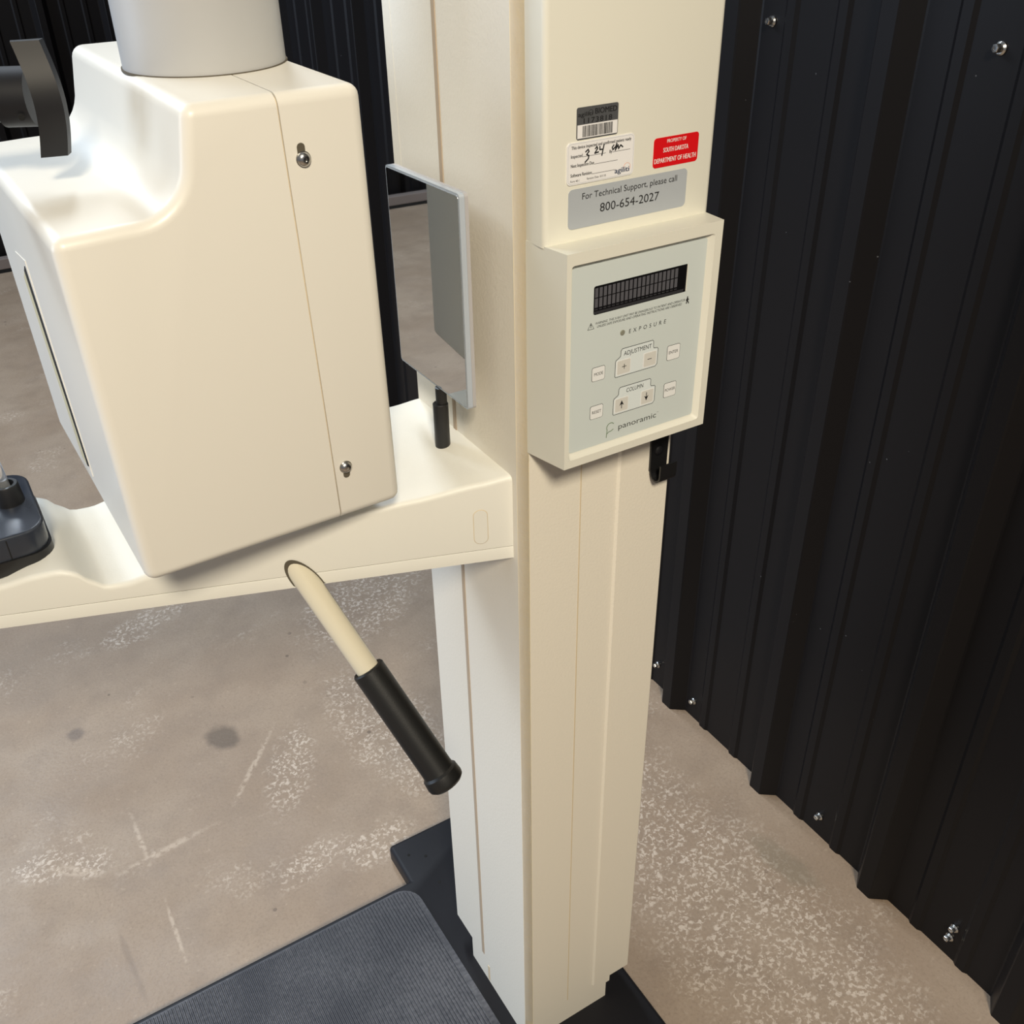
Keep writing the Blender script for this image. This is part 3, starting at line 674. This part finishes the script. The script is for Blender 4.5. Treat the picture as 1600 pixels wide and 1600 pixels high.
# beam slot on the left flank
def flank(b, pts, proud):
    vs, _ = prism(b, pts, -0.1940, -0.1956-proud, 'x')
    for v in vs: v.co.x -= 0.003*(v.co.z-0.865)/0.2405
    b.transform(HM)
b = bmesh.new(); flank(b, [(0.136, 0.884), (0.176, 0.884), (0.196, 1.046), (0.150, 1.052)], 0.0004); part('slot_frame', b, M_head, head)
b = bmesh.new(); flank(b, [(0.146, 0.889), (0.164, 0.889), (0.184, 1.030), (0.168, 1.040)], 0.0008); part('beam_slot', b, M_slot, head, None, 'narrow yellowish beam slot')
b = bmesh.new(); flank(b, [(0.139, 0.892), (0.146, 0.889), (0.168, 1.040), (0.158, 1.046)], 0.0009); part('slot_gap', b, M_hole, head)

# drum above the head and the arm that carries it
bm = bmesh.new(); dc = (0.2012, 0.7300)
prism(bm, circle(dc[0], dc[1], 0.0535, 72), 1.1668, 1.80, 'z'); drum = part('rotation_drum', bm, M_drum, None, 30, 'smooth grey cylindrical neck above the tube head')
bm = bmesh.new(); prism(bm, circle(dc[0], dc[1], 0.0545, 72), 1.1655, 1.1670, 'z'); part('drum_joint', bm, M_seamd, drum, 30)
bm = bmesh.new(); box(bm, 0.02, 0.356, 0.62, 0.79, 1.80, 1.95, 0.01); oarm = part('overhead_arm', bm, M_arm, None, 30)

# temple clamp
a10 = math.radians(-9); TM = Matrix.Translation((0.0735, 0.705, 0)) @ Matrix.Rotation(a10, 4, 'Z')
b = bmesh.new()
N = 16; ring = []
for k in range(N+1):
    s = k/N; z = 1.1930-0.0665*s; y = -0.0115*math.sin(PI*s)*1.0; x = 0.0045*math.sin(PI*s)
    ring.append([b.verts.new((x+0.0075, y, z)), b.verts.new((x+0.0235, y-0.001, z)), b.verts.new((x+0.0258, y+0.0065, z)), b.verts.new((x+0.0075, y+0.0065, z))])
for p, q in zip(ring, ring[1:]):
    for k in range(4): b.faces.new((p[k], p[(k+1) % 4], q[(k+1) % 4], q[k]))
b.faces.new(ring[0]); b.faces.new(ring[-1][::-1]); bmesh.ops.recalc_face_normals(b, faces=b.faces[:]); b.transform(TM)
clamp = part('temple_clamp', b, M_dgrey, None, 30, 'curved dark grey temple clamp pad')
b = bmesh.new(); sweep(b, [(-0.006, 0.020, 1.160), (0.0125, 0.014, 1.160)], 0.0175, 32); b.transform(TM); boss = part('clamp_boss', b, M_dgrey, clamp, 40)
b = bmesh.new(); sweep(b, [(-0.28, 0.022, 1.158), (-0.004, 0.022, 1.158)], 0.0125, 28); b.transform(TM); part('clamp_rod', b, M_black, clamp, 40)
b = bmesh.new(); revolve(b, [(0, 0.0022), (0.0006, 0.0020)], (0.003, -0.0012, 1.1515), (0, -1, -0.2), 12); b.transform(TM); part('set_screw', b, M_hole, clamp)
b = bmesh.new(); box(b, -0.26, -0.22, 0.71, 0.75, 1.14, 1.95, 0.004); part('clamp_hanger', b, M_dgrey, clamp)
b = bmesh.new(); box(b, -0.27, 0.022, 0.66, 0.77, 1.86, 1.95, 0.004); part('overhead_beam', b, M_arm, oarm)

# rubber mat lying on the base plate
bm = bmesh.new()
x1, y1, r = 0.3345, 0.8640, 0.030
pitch = 0.0046
prism(bm, [(-0.58, 0.39), (x1+0.004, 0.39), (x1, y1-r)] + [(x1-r+r*math.cos(math.radians(a)), y1-r+r*math.sin(math.radians(a))) for a in range(15, 91, 15)] + [(-0.58, y1)], 0.0300, 0.0325, 'z')
bm.transform(Matrix.Translation((0, 0, 0.0002)))
x = -0.575
while x < x1-0.004:
    ye = y1-0.003
    if x > x1-r: ye = y1-r-0.003+math.sqrt(max(0, r*r-(x-(x1-r))**2))
    prism(bm, [(x-0.0015, 0.0324), (x-0.0007, 0.0350), (x+0.0007, 0.0350), (x+0.0015, 0.0324)], 0.395, ye, 'y')
    x += pitch
o = link('rubber_mat', bm, M_mat); o['label'] = 'finely ribbed dark grey rubber mat lying on the black base plate'; o['category'] = 'mat'
